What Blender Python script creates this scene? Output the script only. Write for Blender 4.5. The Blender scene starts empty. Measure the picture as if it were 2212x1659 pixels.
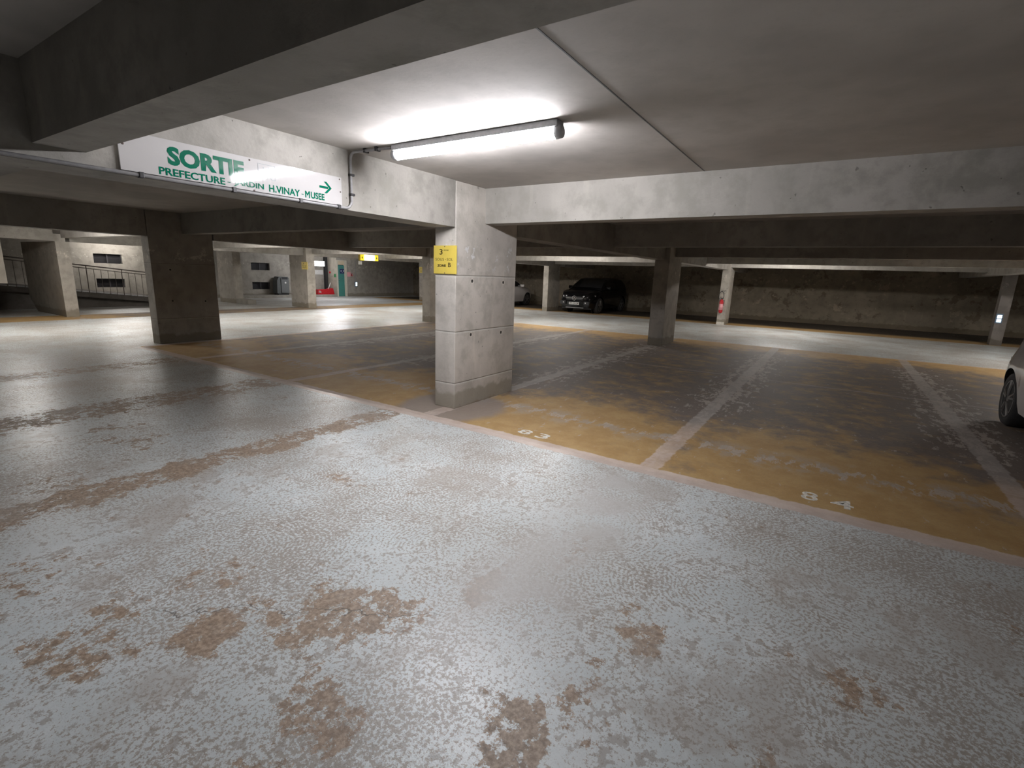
import bpy, bmesh, math, random
from mathutils import Vector, Matrix
random.seed(7)
PI = math.pi
S = bpy.context.scene
COL = S.collection

# ------------------------------------------------------------------ camera, world, exposure
YAW, PITCH, ROLL = math.radians(-32.88670), math.radians(12.44002), math.radians(2.02419)
fw = Vector((math.sin(YAW)*math.cos(PITCH), math.cos(YAW)*math.cos(PITCH), -math.sin(PITCH)))
rt = Vector((math.cos(YAW), -math.sin(YAW), 0)); up = rt.cross(fw)
r2 = rt*math.cos(ROLL) + up*math.sin(ROLL); u2 = -rt*math.sin(ROLL) + up*math.cos(ROLL)
cam = bpy.data.cameras.new('camera'); camo = bpy.data.objects.new('camera', cam); COL.objects.link(camo)
M = Matrix((r2, u2, -fw)).transposed().to_4x4(); M.translation = Vector((0, 0, 1.6)); camo.matrix_world = M
cam.sensor_width = 36; cam.lens = 36*1059.529/2212; cam.clip_start = 0.02; cam.clip_end = 200
S.camera = camo
w = bpy.data.worlds.new('world'); S.world = w; w.use_nodes = True
w.node_tree.nodes['Background'].inputs[0].default_value = (0.5, 0.5, 0.55, 1)
w.node_tree.nodes['Background'].inputs[1].default_value = 0.0
S.view_settings.view_transform = 'Standard'; S.view_settings.look = 'None'
S.view_settings.exposure = 0.0; S.view_settings.gamma = 1.0
S.view_settings.use_curve_mapping = False
S.cycles.use_denoising = True
S.cycles.max_bounces = 6; S.cycles.diffuse_bounces = 5
S.cycles.sample_clamp_indirect = 6.0
LAMP = 190.0            # radiance of the tube diffusers
# lamps: (x, y, strength factor, turned 90 degrees, label)
LAMPS = [
 (-2.44, 3.07, 1.0, 0, 'lit fluorescent tube lamp on the ceiling in front of the near pillar'),
 (-15.0, 3.1, 1.15, 0, 'lit fluorescent batten over the left aisle, near the hanging wall panel'),
 (-15.0, 7.2, 0.9, 0, 'lit fluorescent batten over the left aisle, behind the dark left pillar'),
 (-15.0, 11.0, 1.1, 0, 'lit fluorescent batten over the left aisle, near the small yellow sign'),
 (-15.5, 15.0, 1.05, 0, 'lit fluorescent batten over the left aisle, before the lit yellow arrow sign'),
 (-25.2, 8.6, 0.6, 1, 'lit fluorescent batten above the ramp railing'),
 (-23.2, 17.6, 1.0, 1, 'lit fluorescent batten above the litter bin and kerb'),
 (-8.2, 15.0, 1.3, 0, 'lit fluorescent batten over the far aisle in front of the black car'),
 (5.2, 15.0, 1.8, 0, 'lit fluorescent batten over the far aisle at its right-hand end'),
 (-1.6, 18.95, 1.2, 0, 'lit fluorescent batten over the far aisle, near the pillar with the fire extinguisher'),
 (-13.6, 18.95, 0.95, 0, 'lit fluorescent batten over the far aisle in front of the far white car'),
]

# ------------------------------------------------------------------ node helpers
class NT:
    def __init__(s, name):
        s.m = bpy.data.materials.new(name); s.m.use_nodes = True
        s.t = s.m.node_tree; s.b = s.t.nodes['Principled BSDF']
        s._pos = None
    def n(s, typ, **kw):
        nd = s.t.nodes.new(typ)
        for k, v in kw.items(): setattr(nd, k, v)
        return nd
    def put(s, sock, v):
        if v is None: return
        if isinstance(v, bpy.types.NodeSocket): s.t.links.new(v, sock)
        elif isinstance(v, (tuple, list)) and len(v) == 3 and sock.type == 'RGBA': sock.default_value = (*v, 1)
        else: sock.default_value = v
    def pos(s):
        if s._pos is None: s._pos = s.n('ShaderNodeNewGeometry').outputs['Position']
        return s._pos
    def xyz(s):
        if not hasattr(s, '_xyz'):
            nd = s.n('ShaderNodeSeparateXYZ'); s.put(nd.inputs[0], s.pos()); s._xyz = nd.outputs
        return s._xyz
    def m_(s, op, a, b=None, c=None, clamp=False):
        nd = s.n('ShaderNodeMath', operation=op); nd.use_clamp = clamp
        s.put(nd.inputs[0], a); s.put(nd.inputs[1], b); s.put(nd.inputs[2], c)
        return nd.outputs[0]
    def add(s, a, b): return s.m_('ADD', a, b)
    def sub(s, a, b): return s.m_('SUBTRACT', a, b)
    def mul(s, a, b): return s.m_('MULTIPLY', a, b)
    def mx(s, a, b): return s.m_('MAXIMUM', a, b)
    def mn(s, a, b): return s.m_('MINIMUM', a, b)
    def ss(s, x, lo, hi, a=0.0, b=1.0):           # smoothstep (lo may exceed hi)
        if not isinstance(lo, bpy.types.NodeSocket) and lo > hi: lo, hi, a, b = hi, lo, b, a
        nd = s.n('ShaderNodeMapRange', interpolation_type='SMOOTHSTEP')
        for k, v in zip(range(5), (x, lo, hi, a, b)): s.put(nd.inputs[k], v)
        return nd.outputs[0]
    def band(s, x, c, hw, soft=0.01):             # 1 inside |x-c|<hw
        d = s.m_('ABSOLUTE', s.sub(x, c)); return s.ss(d, hw-soft, hw+soft, 1.0, 0.0)
    def noise(s, scale, detail=4, rough=.55, vec=None, dist=0.0, sc=(1, 1, 1), off=(0, 0, 0), col=False):
        v = vec if vec is not None else s.pos()
        if sc != (1, 1, 1) or off != (0, 0, 0):
            mp = s.n('ShaderNodeMapping'); s.put(mp.inputs[0], v)
            mp.inputs['Scale'].default_value = sc; mp.inputs['Location'].default_value = off; v = mp.outputs[0]
        nd = s.n('ShaderNodeTexNoise'); nd.noise_dimensions = getattr(s, 'dims', '3D'); s.put(nd.inputs['Vector'], v)
        nd.inputs['Scale'].default_value = scale; nd.inputs['Detail'].default_value = detail
        nd.inputs['Roughness'].default_value = rough; nd.inputs['Distortion'].default_value = dist
        return nd.outputs['Color' if col else 'Fac']
    def vm(s, op, a, b=None, sc=None):
        nd = s.n('ShaderNodeVectorMath', operation=op); s.put(nd.inputs[0], a)
        if b is not None: s.put(nd.inputs[1], b)
        if sc is not None: s.put(nd.inputs['Scale'], sc)
        return nd.outputs['Value'] if op in ('LENGTH', 'DISTANCE', 'DOT_PRODUCT') else nd.outputs[0]
    def mix(s, f, a, b, blend='MIX'):
        nd = s.n('ShaderNodeMix', data_type='RGBA', blend_type=blend); nd.clamp_factor = True
        s.put(nd.inputs['Factor'], f); s.put(nd.inputs['A'], a); s.put(nd.inputs['B'], b)
        # data_type RGBA sockets are the ones at 6,7
        s.put(nd.inputs[6], a); s.put(nd.inputs[7], b)
        return nd.outputs[2]
    def bump(s, h, strength=.3, dist=.01):
        nd = s.n('ShaderNodeBump'); nd.inputs['Strength'].default_value = strength
        nd.inputs['Distance'].default_value = dist; s.put(nd.inputs['Height'], h)
        s.put(s.b.inputs['Normal'], nd.outputs[0])
    def out(s, col, rough=.6, metal=0.0, spec=None):
        s.put(s.b.inputs['Base Color'], col); s.put(s.b.inputs['Roughness'], rough); s.put(s.b.inputs['Metallic'], metal)
        if spec is not None: s.put(s.b.inputs['Specular IOR Level'], spec)
        return s.m

def plain(name, col, rough=.5, metal=0., var=.12, scale=30, coat=0., spec=None, grime=0.):
    k = NT(name); f = k.noise(scale, 4)
    c = k.mix(k.ss(f, .3, .7), tuple(x*(1-var) for x in col), tuple(min(1, x*(1+var)) for x in col))
    if grime: c = k.mix(k.ss(k.noise(6, 5), .45, .75, 0, grime), c, (.12, .1, .08))
    m = k.out(c, k.ss(f, .2, .8, rough*.85, min(1, rough*1.15)), metal, spec)
    if coat: k.b.inputs['Coat Weight'].default_value = coat; k.b.inputs['Coat Roughness'].default_value = .05
    return m
def glow(name, col, strength, base=(.9, .9, .9)):
    k = NT(name); f = k.noise(8, 2)
    k.out(base, .4); k.put(k.b.inputs['Emission Color'], col)
    k.put(k.b.inputs['Emission Strength'], k.ss(f, .2, .8, strength*.96, strength*1.04)); return k.m

def concrete(name, base=(.36, .34, .305), streak=1.0, joints=None, holes=None, base_band=False, patches=0.0, pits=1.0, plane='yz'):
    k = NT(name); X, Y, Z = k.xyz()
    big = k.noise(.9, 3, .6); mid = k.noise(4.5, 5, .62); fine = k.noise(38, 3, .6)
    st = k.noise(7, 4, .6, sc=(1, 1, .13), off=(3, 1, 0))
    st2 = k.noise(22, 4, .65, sc=(1, 1, .06), off=(5, 9, 2))
    c = k.mix(k.ss(big, .3, .7), tuple(b*.83 for b in base), tuple(b*1.1 for b in base))
    c = k.mix(k.ss(mid, .42, .68, 0, .75 if streak > .01 else .3), c, tuple(b*x for b, x in zip(base, (.70, .71, .69))))
    c = k.mix(k.ss(st, .55, .8, 0, .45*streak), c, tuple(b*x for b, x in zip(base, (1.28, 1.26, 1.24))))
    c = k.mix(k.ss(st2, .66, .8, 0, .55*streak), c, tuple(b*x for b, x in zip(base, (.55, .52, .48))))
    c = k.mix(k.ss(fine, .55, .8, 0, .35), c, tuple(b*.8 for b in base))
    pit = k.ss(k.noise(16, 2, .5, off=(7, 7, 7)), .715, .75, 0, .75*pits)
    c = k.mix(pit, c, tuple(b*.42 for b in base))
    h = k.add(k.mul(fine, .35), k.mul(pit, -.6))
    if patches:
        q = k.noise(2.2, 8, .7, off=(1, 4, 0)); pm = k.ss(q, .56, .6, 0, patches)
        c = k.mix(pm, c, tuple(b*x for b, x in zip(base, (.55, .52, .47))))
        q2 = k.noise(1.6, 8, .72, off=(9, 2, 5)); c = k.mix(k.ss(q2, .6, .62, 0, patches*.8), c, tuple(b*1.45 for b in base))
    if joints:
        for z in joints:
            wob = k.add(Z, k.mul(k.sub(k.noise(3, 2), .5), .012))
            j = k.band(wob, z, .005, .005); c = k.mix(k.mul(j, .7), c, tuple(b*.5 for b in base))
            j2 = k.band(wob, z-.013, .005, .006); c = k.mix(k.mul(j2, .4), c, tuple(min(.8, b*1.45) for b in base)); h = k.sub(h, k.mul(j, .8))
    if holes:
        A = Y if plane == 'yz' else X
        for (a, z) in holes:
            d = k.m_('SQRT', k.add(k.m_('POWER', k.sub(A, a), 2.0), k.m_('POWER', k.sub(Z, z), 2.0)))
            q = k.ss(d, .016, .022, 1., 0.); c = k.mix(q, c, (.05, .045, .04)); h = k.sub(h, k.mul(q, 2.0))
            q = k.ss(k.m_('ABSOLUTE', k.sub(d, .027)), .002, .009, .5, 0.); c = k.mix(q, c, tuple(b*1.35 for b in base))
    if base_band:
        edge = k.add(Z, k.mul(k.sub(k.noise(5, 5), .5), .22))
        c = k.mix(k.ss(edge, .16, .21, .75, 0.), c, tuple(b*x for b, x in zip(base, (.52, .5, .43))))
        c = k.mix(k.ss(edge, -.04, .03, .6, 0.), c, (.2, .13, .06))
        hi = k.ss(k.noise(7, 6, .7, off=(0, 3, 3)), .57, .6); c = k.mix(k.mul(k.mul(hi, k.ss(Z, 1.6, 1.72)), k.ss(Z, 2.0, 1.86)), c, tuple(min(.7, b*1.4) for b in base))
    k.bump(h, .55 if streak > .01 else .12, .012)
    return k.out(c, .85)

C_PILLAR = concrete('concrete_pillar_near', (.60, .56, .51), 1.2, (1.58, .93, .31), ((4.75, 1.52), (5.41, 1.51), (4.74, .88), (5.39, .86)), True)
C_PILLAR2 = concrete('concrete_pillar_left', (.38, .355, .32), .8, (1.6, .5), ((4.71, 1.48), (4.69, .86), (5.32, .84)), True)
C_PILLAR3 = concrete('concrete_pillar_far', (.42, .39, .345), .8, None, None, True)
C_BEAM = concrete('concrete_beam', (.36, .34, .31), 1.0)
C_CEIL = concrete('concrete_ceiling', (.47, .44, .41), .0, pits=.0)
C_WALL = concrete('concrete_wall', (.36, .335, .295), .8, None, None, True)
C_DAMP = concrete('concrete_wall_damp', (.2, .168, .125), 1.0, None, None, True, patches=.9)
C_RAMP = concrete('concrete_ramp', (.10, .09, .08), .3, None, None, False)
DARKCON = concrete('concrete_slab_edge', (.35, .33, .29), .3)

def floor_material():
    k = NT('worn_painted_floor'); k.dims = '2D'; X, Y, Z = k.xyz()
    P = k.pos()
    wv = k.vm('SUBTRACT', k.noise(2.2, 3, .6, col=True), (.5, .5, .5))
    W = k.vm('ADD', P, k.vm('SCALE', wv, sc=.22))
    nd = k.n('ShaderNodeSeparateXYZ'); k.put(nd.inputs[0], W); WX, WY = nd.outputs[0], nd.outputs[1]
    jit = k.mul(k.sub(k.noise(9, 3, .65), .5), .06)
    jx, jy = k.add(X, jit), k.add(Y, jit)
    low = k.noise(.55, 4, .55); mid = k.noise(2.6, 5, .68); mid2 = k.noise(3.4, 6, .72, off=(5, 2, 0))
    fine = k.noise(46, 4, .7); fine2 = k.noise(17, 5, .72, off=(2, 7, 0)); vf = k.noise(150, 1, .6)
    # brushed swirls: rings round scattered centres
    vo = k.n('ShaderNodeTexVoronoi'); vo.voronoi_dimensions = '2D'; k.put(vo.inputs['Vector'], k.vm('ADD', k.vm('MULTIPLY', P, (1, 1, 0)), k.vm('SCALE', wv, sc=.5)))
    vo.inputs['Scale'].default_value = 1.25
    try: vo.inputs['Randomness'].default_value = 1.0
    except Exception: pass
    r = k.vm('DISTANCE', k.vm('MULTIPLY', P, (1, 1, 0)), vo.outputs['Position'])
    # Position output is in scaled space -> undo
    nd2 = k.vm('SCALE', vo.outputs['Position'], sc=1.0)
    r = k.vm('LENGTH', k.vm('SUBTRACT', k.vm('MULTIPLY', P, (1, 1, 0)), nd2))
    ring = k.m_('SINE', k.add(k.mul(r, 2*PI/.024), k.mul(k.noise(5, 3), 16.0)))
    # ---------------- aisle paint (pale blue grey) over brown concrete
    swirl_amt = k.mul(k.ss(k.noise(1.3, 3, off=(8, 1, 0)), .36, .58), k.ss(Y, .7, 1.7, .25, 1.))
    s1 = k.add(k.mul(fine, .62), k.add(k.mul(k.mul(ring, swirl_amt), .075), k.add(k.mul(mid, .26), k.mul(low, .20))))
    dens = k.noise(.9, 4, .6, off=(2, 8, 0))
    s1 = k.add(k.noise(56, 6, .74, off=(1, 1, 0)), k.add(k.mul(k.mul(ring, swirl_amt), .042), k.mul(k.sub(dens, .5), .42)))
    speck = k.ss(s1, .50, .56)
    speck2 = k.ss(k.add(k.mul(fine2, .75), k.mul(mid2, .35)), .595, .64)
    conc = k.mix(k.ss(fine, .3, .7), (.27, .195, .14), (.50, .385, .29))
    conc = k.mix(k.ss(fine2, .5, .75, 0, .6), conc, (.19, .155, .13))
    grime = k.mix(fine2, (.25, .205, .165), (.50, .445, .385))
    paint = k.mix(k.ss(mid2, .35, .7), (.68, .735, .745), (.78, .82, .825))
    paint = k.mix(k.ss(low, .35, .65, .45, .0), paint, (.58, .60, .585))
    c = k.mix(k.mul(speck, .85), paint, grime)
    c = k.mix(k.mul(speck2, .6), c, k.mix(fine, (.22, .185, .155), (.42, .37, .32)))
    # worn-through patches
    def blob(x, y, rx, ry, a=1.0):
        d = k.vm('LENGTH', k.vm('MULTIPLY', k.vm('SUBTRACT', W, (x, y, 0)), (1/rx, 1/ry, 0)))
        return k.ss(d, .45, 1.35, a, 0.)
    bl = None
    for args in ((-1.78, 1.32, .32, .20), (-.76, 1.22, .13, .22, 1.2), (-2.15, .88, .18, .16), (-1.36, .9, .2, .16), (-1.62, 1.48, .2, .16),
                 (-.62, 1.6, .10, .3, .8), (-.55, 2.05, .14, .2, .7), (-1.9, 1.06, .3, .12, .8), (-1.33, 1.9, .1, .3, .75), (-4.6, 1.0, .35, .3, .6),
                 (-2.6, 1.1, .3, .2, .5), (-5.4, 1.7, .8, .3, .5), (-2.5, .55, .3, .25, .8), (-3.3, .4, .35, .3, .6), (.3, 2.2, .16, .2, .6), (-.1, 1.7, .12, .16, .5), (-1.25, .55, .25, .2, .9), (-1.1, 2.45, .07, .25, .8), (-3.0, 2.3, .4, .12, .45)):
        b = blob(*args); bl = b if bl is None else k.mx(bl, b)
    trk = k.mul(k.band(WX, -4.17, .2, .09), k.ss(Y, -1., 0., .8, 1.))
    trk = k.mx(trk, k.mul(k.band(WX, -6.62, .36, .16), .85)); trk = k.mx(trk, k.mul(k.band(WX, -9.3, .3, .15), .8)); trk = k.mul(k.mx(trk, k.mul(k.band(WX, .95, .1, .1), .35)), k.ss(Y, 4.3, 4.0))
    wearp = k.add(k.mul(k.mx(bl, trk), .19), k.add(k.mul(mid2, .46), k.mul(k.noise(13, 6, .8, off=(2, 7, 0)), .62)))
    patch = k.ss(wearp, .665, .70)
    c = k.mix(patch, c, conc)
    cavity = k.ss(k.noise(1.1, 5, .7, off=(4, 4, 0)), .54, .66)
    c = k.mix(k.mul(cavity, .5), c, k.mix(fine, (.36, .31, .26), (.50, .46, .42)))
    # smooth rubbed band in front of the numbered bays
    rub = k.mul(k.band(WX, -1.18, .26, .16), k.mul(k.ss(WY, 1.2, 2.0), k.ss(WY, 3.9, 3.6)))
    c = k.mix(k.mul(rub, k.ss(mid2, .38, .55, .25, .85)), c, k.mix(fine, (.50, .485, .46), (.62, .615, .60)))
    # crack
    crk = k.m_('ABSOLUTE', k.sub(k.add(Y, k.mul(X, -.62)), k.add(2.37, k.mul(k.sub(k.noise(4, 4), .5), .35))))
    crk = k.mul(k.ss(crk, .002, .006, 1, 0), k.mul(k.ss(X, -2.6, -2.4), k.ss(X, -1.3, -1.5)))
    c = k.mix(k.mul(crk, .8), c, (.12, .1, .085))
    # ---------------- ochre bays
    och = k.mix(k.ss(mid2, .3, .7), (.41, .255, .10), (.49, .33, .145))
    och = k.mix(k.ss(fine, .45, .8, 0, .5), och, (.36, .25, .13))
    dirt = k.mix(fine2, (.10, .08, .07), (.25, .21, .185))
    inner = k.mul(k.ss(WY, 4.9, 6.6), k.ss(WY, 14.2, 12.6))
    lane = k.m_('ABSOLUTE', k.sub(k.m_('FRACT', k.m_('DIVIDE', k.add(WX, 3.78), 2.62)), .5))   # .5 at the separators
    dm = k.add(k.mul(mid, .6), k.add(k.mul(inner, .27), k.mul(k.ss(lane, .12, .5), .12)))
    c2 = k.mix(k.ss(dm, .39, .64, 0, .97), och, dirt)
    c2 = k.mix(k.ss(WY, 21.5, 22.4, 0, .97), c2, (.035, .028, .022))  # the dark at the back of the far bays is put into the colour
    sc_ = k.noise(9, 5, .75, sc=(1, .45, 1), off=(3, 3, 0))
    scuffzone = k.mx(k.band(WY, 5.02, .12, .12), k.mul(k.ss(lane, .26, .46), k.mul(k.ss(WY, 5.6, 7), k.ss(WY, 13.6, 12))))
    sc = k.ss(k.add(sc_, k.mul(scuffzone, .17)), .66, .70)
    c2 = k.mix(k.mul(sc, .8), c2, k.mix(fine, (.38, .325, .28), (.60, .54, .485)))
    c2 = k.mix(k.mul(k.mul(k.band(WY, 5.0, .22, .2), k.ss(mid2, .5, .58)), .6), c2, (.36, .31, .27))
    # near pillar foot: bare grey cement
    foot = k.vm('LENGTH', k.vm('MULTIPLY', k.vm('SUBTRACT', W, (-3.8, 4.55, 0)), (1/.75, 1/.75, 0)))
    c2 = k.mix(k.ss(foot, .75, 1.0, .85, 0.), c2, k.mix(fine2, (.24, .20, .18), (.34, .30, .28)))
    bays = k.mul(k.mul(k.ss(jy, 3.98, 4.0), k.ss(jy, 14.5, 14.48)), k.ss(jx, -11.27, -11.25))
    bays = k.mx(bays, k.mul(k.ss(jy, 20.85, 20.87), k.ss(jx, -24, -23.9)))
    bays = k.mx(bays, k.mul(k.band(jx, -18.3, .75, .03), k.ss(jy, 20, 19.8)))
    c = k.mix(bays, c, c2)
    # ---------------- marking lines
    linec = k.mix(k.ss(mid2, .3, .7), (.56, .45, .385), (.66, .555, .49))
    lineg = k.mix(fine, (.38, .345, .315), (.52, .48, .45))
    L = k.band(jy, 3.99, .088, .012)
    L = k.mul(L, k.ss(jx, -11.2, -11.1))
    c = k.mix(k.mul(L, k.ss(k.add(mid, k.mul(fine, .2)), .34, .42, .55, .95)), c, linec)
    G = None
    for x in (-9.2, -6.48, -3.77, -1.17, 1.45, 4.07, 6.7):
        b = k.band(jx, x, .085, .01); G = b if G is None else k.mx(G, b)
    G = k.mul(G, k.mul(k.ss(jy, 4.07, 4.09), k.ss(jy, 14.5, 14.45)))
    gw = k.ss(k.add(k.mul(mid, .8), k.mul(fine2, .4)), .45, .64, .95, .6)
    c = k.mix(k.mul(G, gw), c, k.mix(k.ss(Y, 5.2, 6.0), linec, lineg))
    H = k.mx(k.mul(k.band(jy, 9.35, .035, .01), .3), k.mul(k.band(jy, 14.46, .05, .01), .8))
    H = k.mx(k.mul(H, k.ss(jx, -11.3, -11.2)), k.mul(k.band(jx, -11.22, .07, .01), k.mul(k.ss(jy, 4, 4.05), k.ss(jy, 14.5, 14.45))))
    c = k.mix(H, c, linec)
    fb = k.mul(k.band(jy, 20.8, .05, .01), .5); c = k.mix(fb, c, linec)
    c = k.mix(k.ss(vf, .6, .8, 0, .18), c, (.12, .11, .10))
    # gloss: paint shines, bare concrete does not
    rough = k.add(k.mix(bays, (.24,.24,.24), (.56,.56,.56)), k.add(k.mul(fine2, .2), k.add(k.mul(patch, .18), k.mul(speck, .08))))
    h = k.mul(fine, 1.2)
    k.bump(h, .22, .004)
    return k.out(c, rough, spec=.5)
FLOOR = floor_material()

METAL = plain('grey_metal', (.35, .36, .37), .35, .9)
DARK = plain('dark_matte', (.02, .02, .022), .6)
WHITE = plain('white_enamel', (.52, .505, .50), .055, var=.03, scale=3)
LAMPBODY = plain('lamp_body_plastic', (.45, .46, .48), .5)
YELLOW = plain('yellow_enamel', (.80, .62, .12), .35, var=.05, scale=6)
GREEN = plain('green_letter_paint', (.0, .13, .075), .06, var=.05)
BLACKP = plain('black_letter_paint', (.045, .032, .01), .5)
GREYP = plain('worn_pictogram_paint', (.33, .36, .37), .5)
NUMP = plain('worn_white_number_paint', (.72, .69, .62), .6, var=.3, scale=40)
RED = plain('red_enamel', (.55, .02, .03), .3, var=.1)
RUBBER = plain('tyre_rubber', (.018, .018, .019), .8)
RIM = plain('alloy', (.24, .24, .245), .38, .9)
PIPE = plain('grey_conduit', (.30, .295, .30), .45)
CLIP = plain('black_clip', (.03, .028, .03), .5)
SCREW = plain('screw_rust', (.12, .09, .08), .6, .5)
GLASS = plain('dark_car_glass', (.012, .013, .015), .05, spec=.8)
CHROME = plain('chrome', (.8, .8, .82), .12, 1.)
TEAL = plain('teal_door_paint', (.055, .23, .20), .45, grime=.2)
CREAM = plain('cream_frame_paint', (.60, .56, .47), .5)
NAVY = plain('navy_panel', (.02, .025, .10), .4)
PAPER = plain('paper_notice', (.70, .70, .68), .7)
PINK = plain('pink_notice', (.75, .35, .38), .7)
BIN = plain('grey_green_bin', (.10, .11, .11), .5)
VENT = plain('dark_grille', (.045, .042, .048), .6)
RAIL = plain('rail_steel', (.13, .11, .10), .5, .6)
WPAINT = plain('white_car_paint', (.52, .50, .50), .22, coat=1., var=.02, scale=2)
BPAINT = plain('black_car_paint', (.003, .003, .004), .12, spec=.35, coat=.3, var=.05, scale=2)
LENS = plain('headlamp_lens', (.5, .5, .52), .1, .4)
GREENP = plain('green_callpoint', (.03, .25, .08), .4)

# ------------------------------------------------------------------ mesh helpers
def link(name, bm, mats, parent=None, smooth=False, loc=None):
    me = bpy.data.meshes.new(name); bm.normal_update(); bm.to_mesh(me); bm.free()
    if not isinstance(mats, (list, tuple)): mats = [mats]
    for m in mats: me.materials.append(m)
    if smooth: me.shade_smooth()
    o = bpy.data.objects.new(name, me); COL.objects.link(o)
    if parent is not None: o.parent = parent
    if loc is not None: o.location = loc
    return o
def tag(o, label=None, cat=None, group=None, kind=None):
    if label: o['label'] = label
    if cat: o['category'] = cat
    if group: o['group'] = group
    if kind: o['kind'] = kind
    return o
def empty(name, loc, label, cat, group=None, rz=0.0):
    o = bpy.data.objects.new(name, None); COL.objects.link(o); o.location = loc; o.rotation_euler = (0, 0, rz)
    o.empty_display_size = .1
    return tag(o, label, cat, group)
def BM(): return bmesh.new()
def box(bm, a, b, bevel=0.0, mi=0):
    (x0, y0, z0), (x1, y1, z1) = a, b
    vs = [bm.verts.new(p) for p in ((x0, y0, z0), (x1, y0, z0), (x1, y1, z0), (x0, y1, z0), (x0, y0, z1), (x1, y0, z1), (x1, y1, z1), (x0, y1, z1))]
    fs = [bm.faces.new([vs[i] for i in q]) for q in ((0, 3, 2, 1), (4, 5, 6, 7), (0, 1, 5, 4), (1, 2, 6, 5), (2, 3, 7, 6), (3, 0, 4, 7))]
    for f in fs: f.material_index = mi
    if bevel:
        es = list({e for f in fs for e in f.edges})
        bmesh.ops.bevel(bm, geom=es, offset=bevel, segments=2, affect='EDGES', profile=.5)
    return bm
def tube(bm, pts, r, seg=12, cap=True):
    pts = [Vector(p) for p in pts]; rings = []
    n = None
    for i, p in enumerate(pts):
        if i == 0: t = pts[1]-p
        elif i == len(pts)-1: t = p-pts[i-1]
        else: t = (pts[i+1]-p).normalized()+(p-pts[i-1]).normalized()
        t.normalize()
        if n is None:
            n = Vector((0, 0, 1)) if abs(t.z) < .9 else Vector((1, 0, 0))
        n = (n-t*n.dot(t)).normalized(); b = t.cross(n)
        rr = r[i] if isinstance(r, (list, tuple)) else r
        rings.append([bm.verts.new(p+(n*math.cos(a)+b*math.sin(a))*rr) for a in [2*PI*j/seg for j in range(seg)]])
    for a, b in zip(rings, rings[1:]):
        for j in range(seg): bm.faces.new((a[j], a[(j+1) % seg], b[(j+1) % seg], b[j]))
    if cap:
        bm.faces.new(rings[0][::-1]); bm.faces.new(rings[-1])
    return bm
def prism(bm, poly, axis, a, b):
    """poly: 2D points; axis 'x','y','z' extrusion from a to b"""
    def P(u, v, t): return {'x': (t, u, v), 'y': (u, t, v), 'z': (u, v, t)}[axis]
    lo = [bm.verts.new(P(u, v, a)) for u, v in poly]; hi = [bm.verts.new(P(u, v, b)) for u, v in poly]
    bm.faces.new(lo); bm.faces.new(hi[::-1])
    n = len(poly)
    for i in range(n): bm.faces.new((lo[i], hi[i], hi[(i+1) % n], lo[(i+1) % n]))
    bmesh.ops.recalc_face_normals(bm, faces=bm.faces[:]); return bm
def lathe(bm, prof, c=(0, 0, 0), seg=24, axis='z'):
    rings = []
    for r, h in prof:
        ring = []
        for j in range(seg):
            a = 2*PI*j/seg; u, v = r*math.cos(a), r*math.sin(a)
            p = {'z': (u, v, h), 'x': (h, u, v), 'y': (u, h, v)}[axis]
            ring.append(bm.verts.new((p[0]+c[0], p[1]+c[1], p[2]+c[2])))
        rings.append(ring)
    for a, b in zip(rings, rings[1:]):
        for j in range(seg): bm.faces.new((a[j], a[(j+1) % seg], b[(j+1) % seg], b[j]))
    bm.faces.new(rings[0][::-1]); bm.faces.new(rings[-1])
    bmesh.ops.recalc_face_normals(bm, faces=bm.faces[:]); return bm
def text_bm(txt, o, du, dv, w, h, bold=0.0, depth=.0015, bm=None):
    """letters filling the box of width w (along unit du) and height h (along dv) whose lower left corner is o"""
    cu = bpy.data.curves.new('t', 'FONT'); cu.body = txt; cu.offset = bold; cu.resolution_u = 3
    ob = bpy.data.objects.new('t', cu); COL.objects.link(ob)
    dg = bpy.context.evaluated_depsgraph_get(); me = bpy.data.meshes.new_from_object(ob.evaluated_get(dg))
    bpy.data.objects.remove(ob); bpy.data.curves.remove(cu)
    xs = [v.co.x for v in me.vertices]; ys = [v.co.y for v in me.vertices]
    x0, x1, y0, y1 = min(xs), max(xs), min(ys), max(ys)
    o, du, dv = Vector(o), Vector(du), Vector(dv); nn = du.cross(dv).normalized()*depth
    bm = bm or BM()
    t = [bm.verts.new(o+du*((v.co.x-x0)/(x1-x0)*w)+dv*((v.co.y-y0)/(y1-y0)*h)+nn) for v in me.vertices]
    for p in me.polygons:
        try: bm.faces.new([t[i] for i in p.vertices])
        except ValueError: pass
    bpy.data.meshes.remove(me)
    return bm
def flat(bm, o, du, dv, polys, depth=.0015):
    o, du, dv = Vector(o), Vector(du), Vector(dv); nn = du.cross(dv).normalized()*depth
    for poly in polys: bm.faces.new([bm.verts.new(o+du*u+dv*v+nn) for u, v in poly])
    return bm
def stroke(a, b, t):
    (x0, y0), (x1, y1) = a, b; L = math.hypot(x1-x0, y1-y0); nx, ny = -(y1-y0)/L*t/2, (x1-x0)/L*t/2
    return [(x0-nx, y0-ny), (x1-nx, y1-ny), (x1+nx, y1+ny), (x0+nx, y0+ny)]

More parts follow.
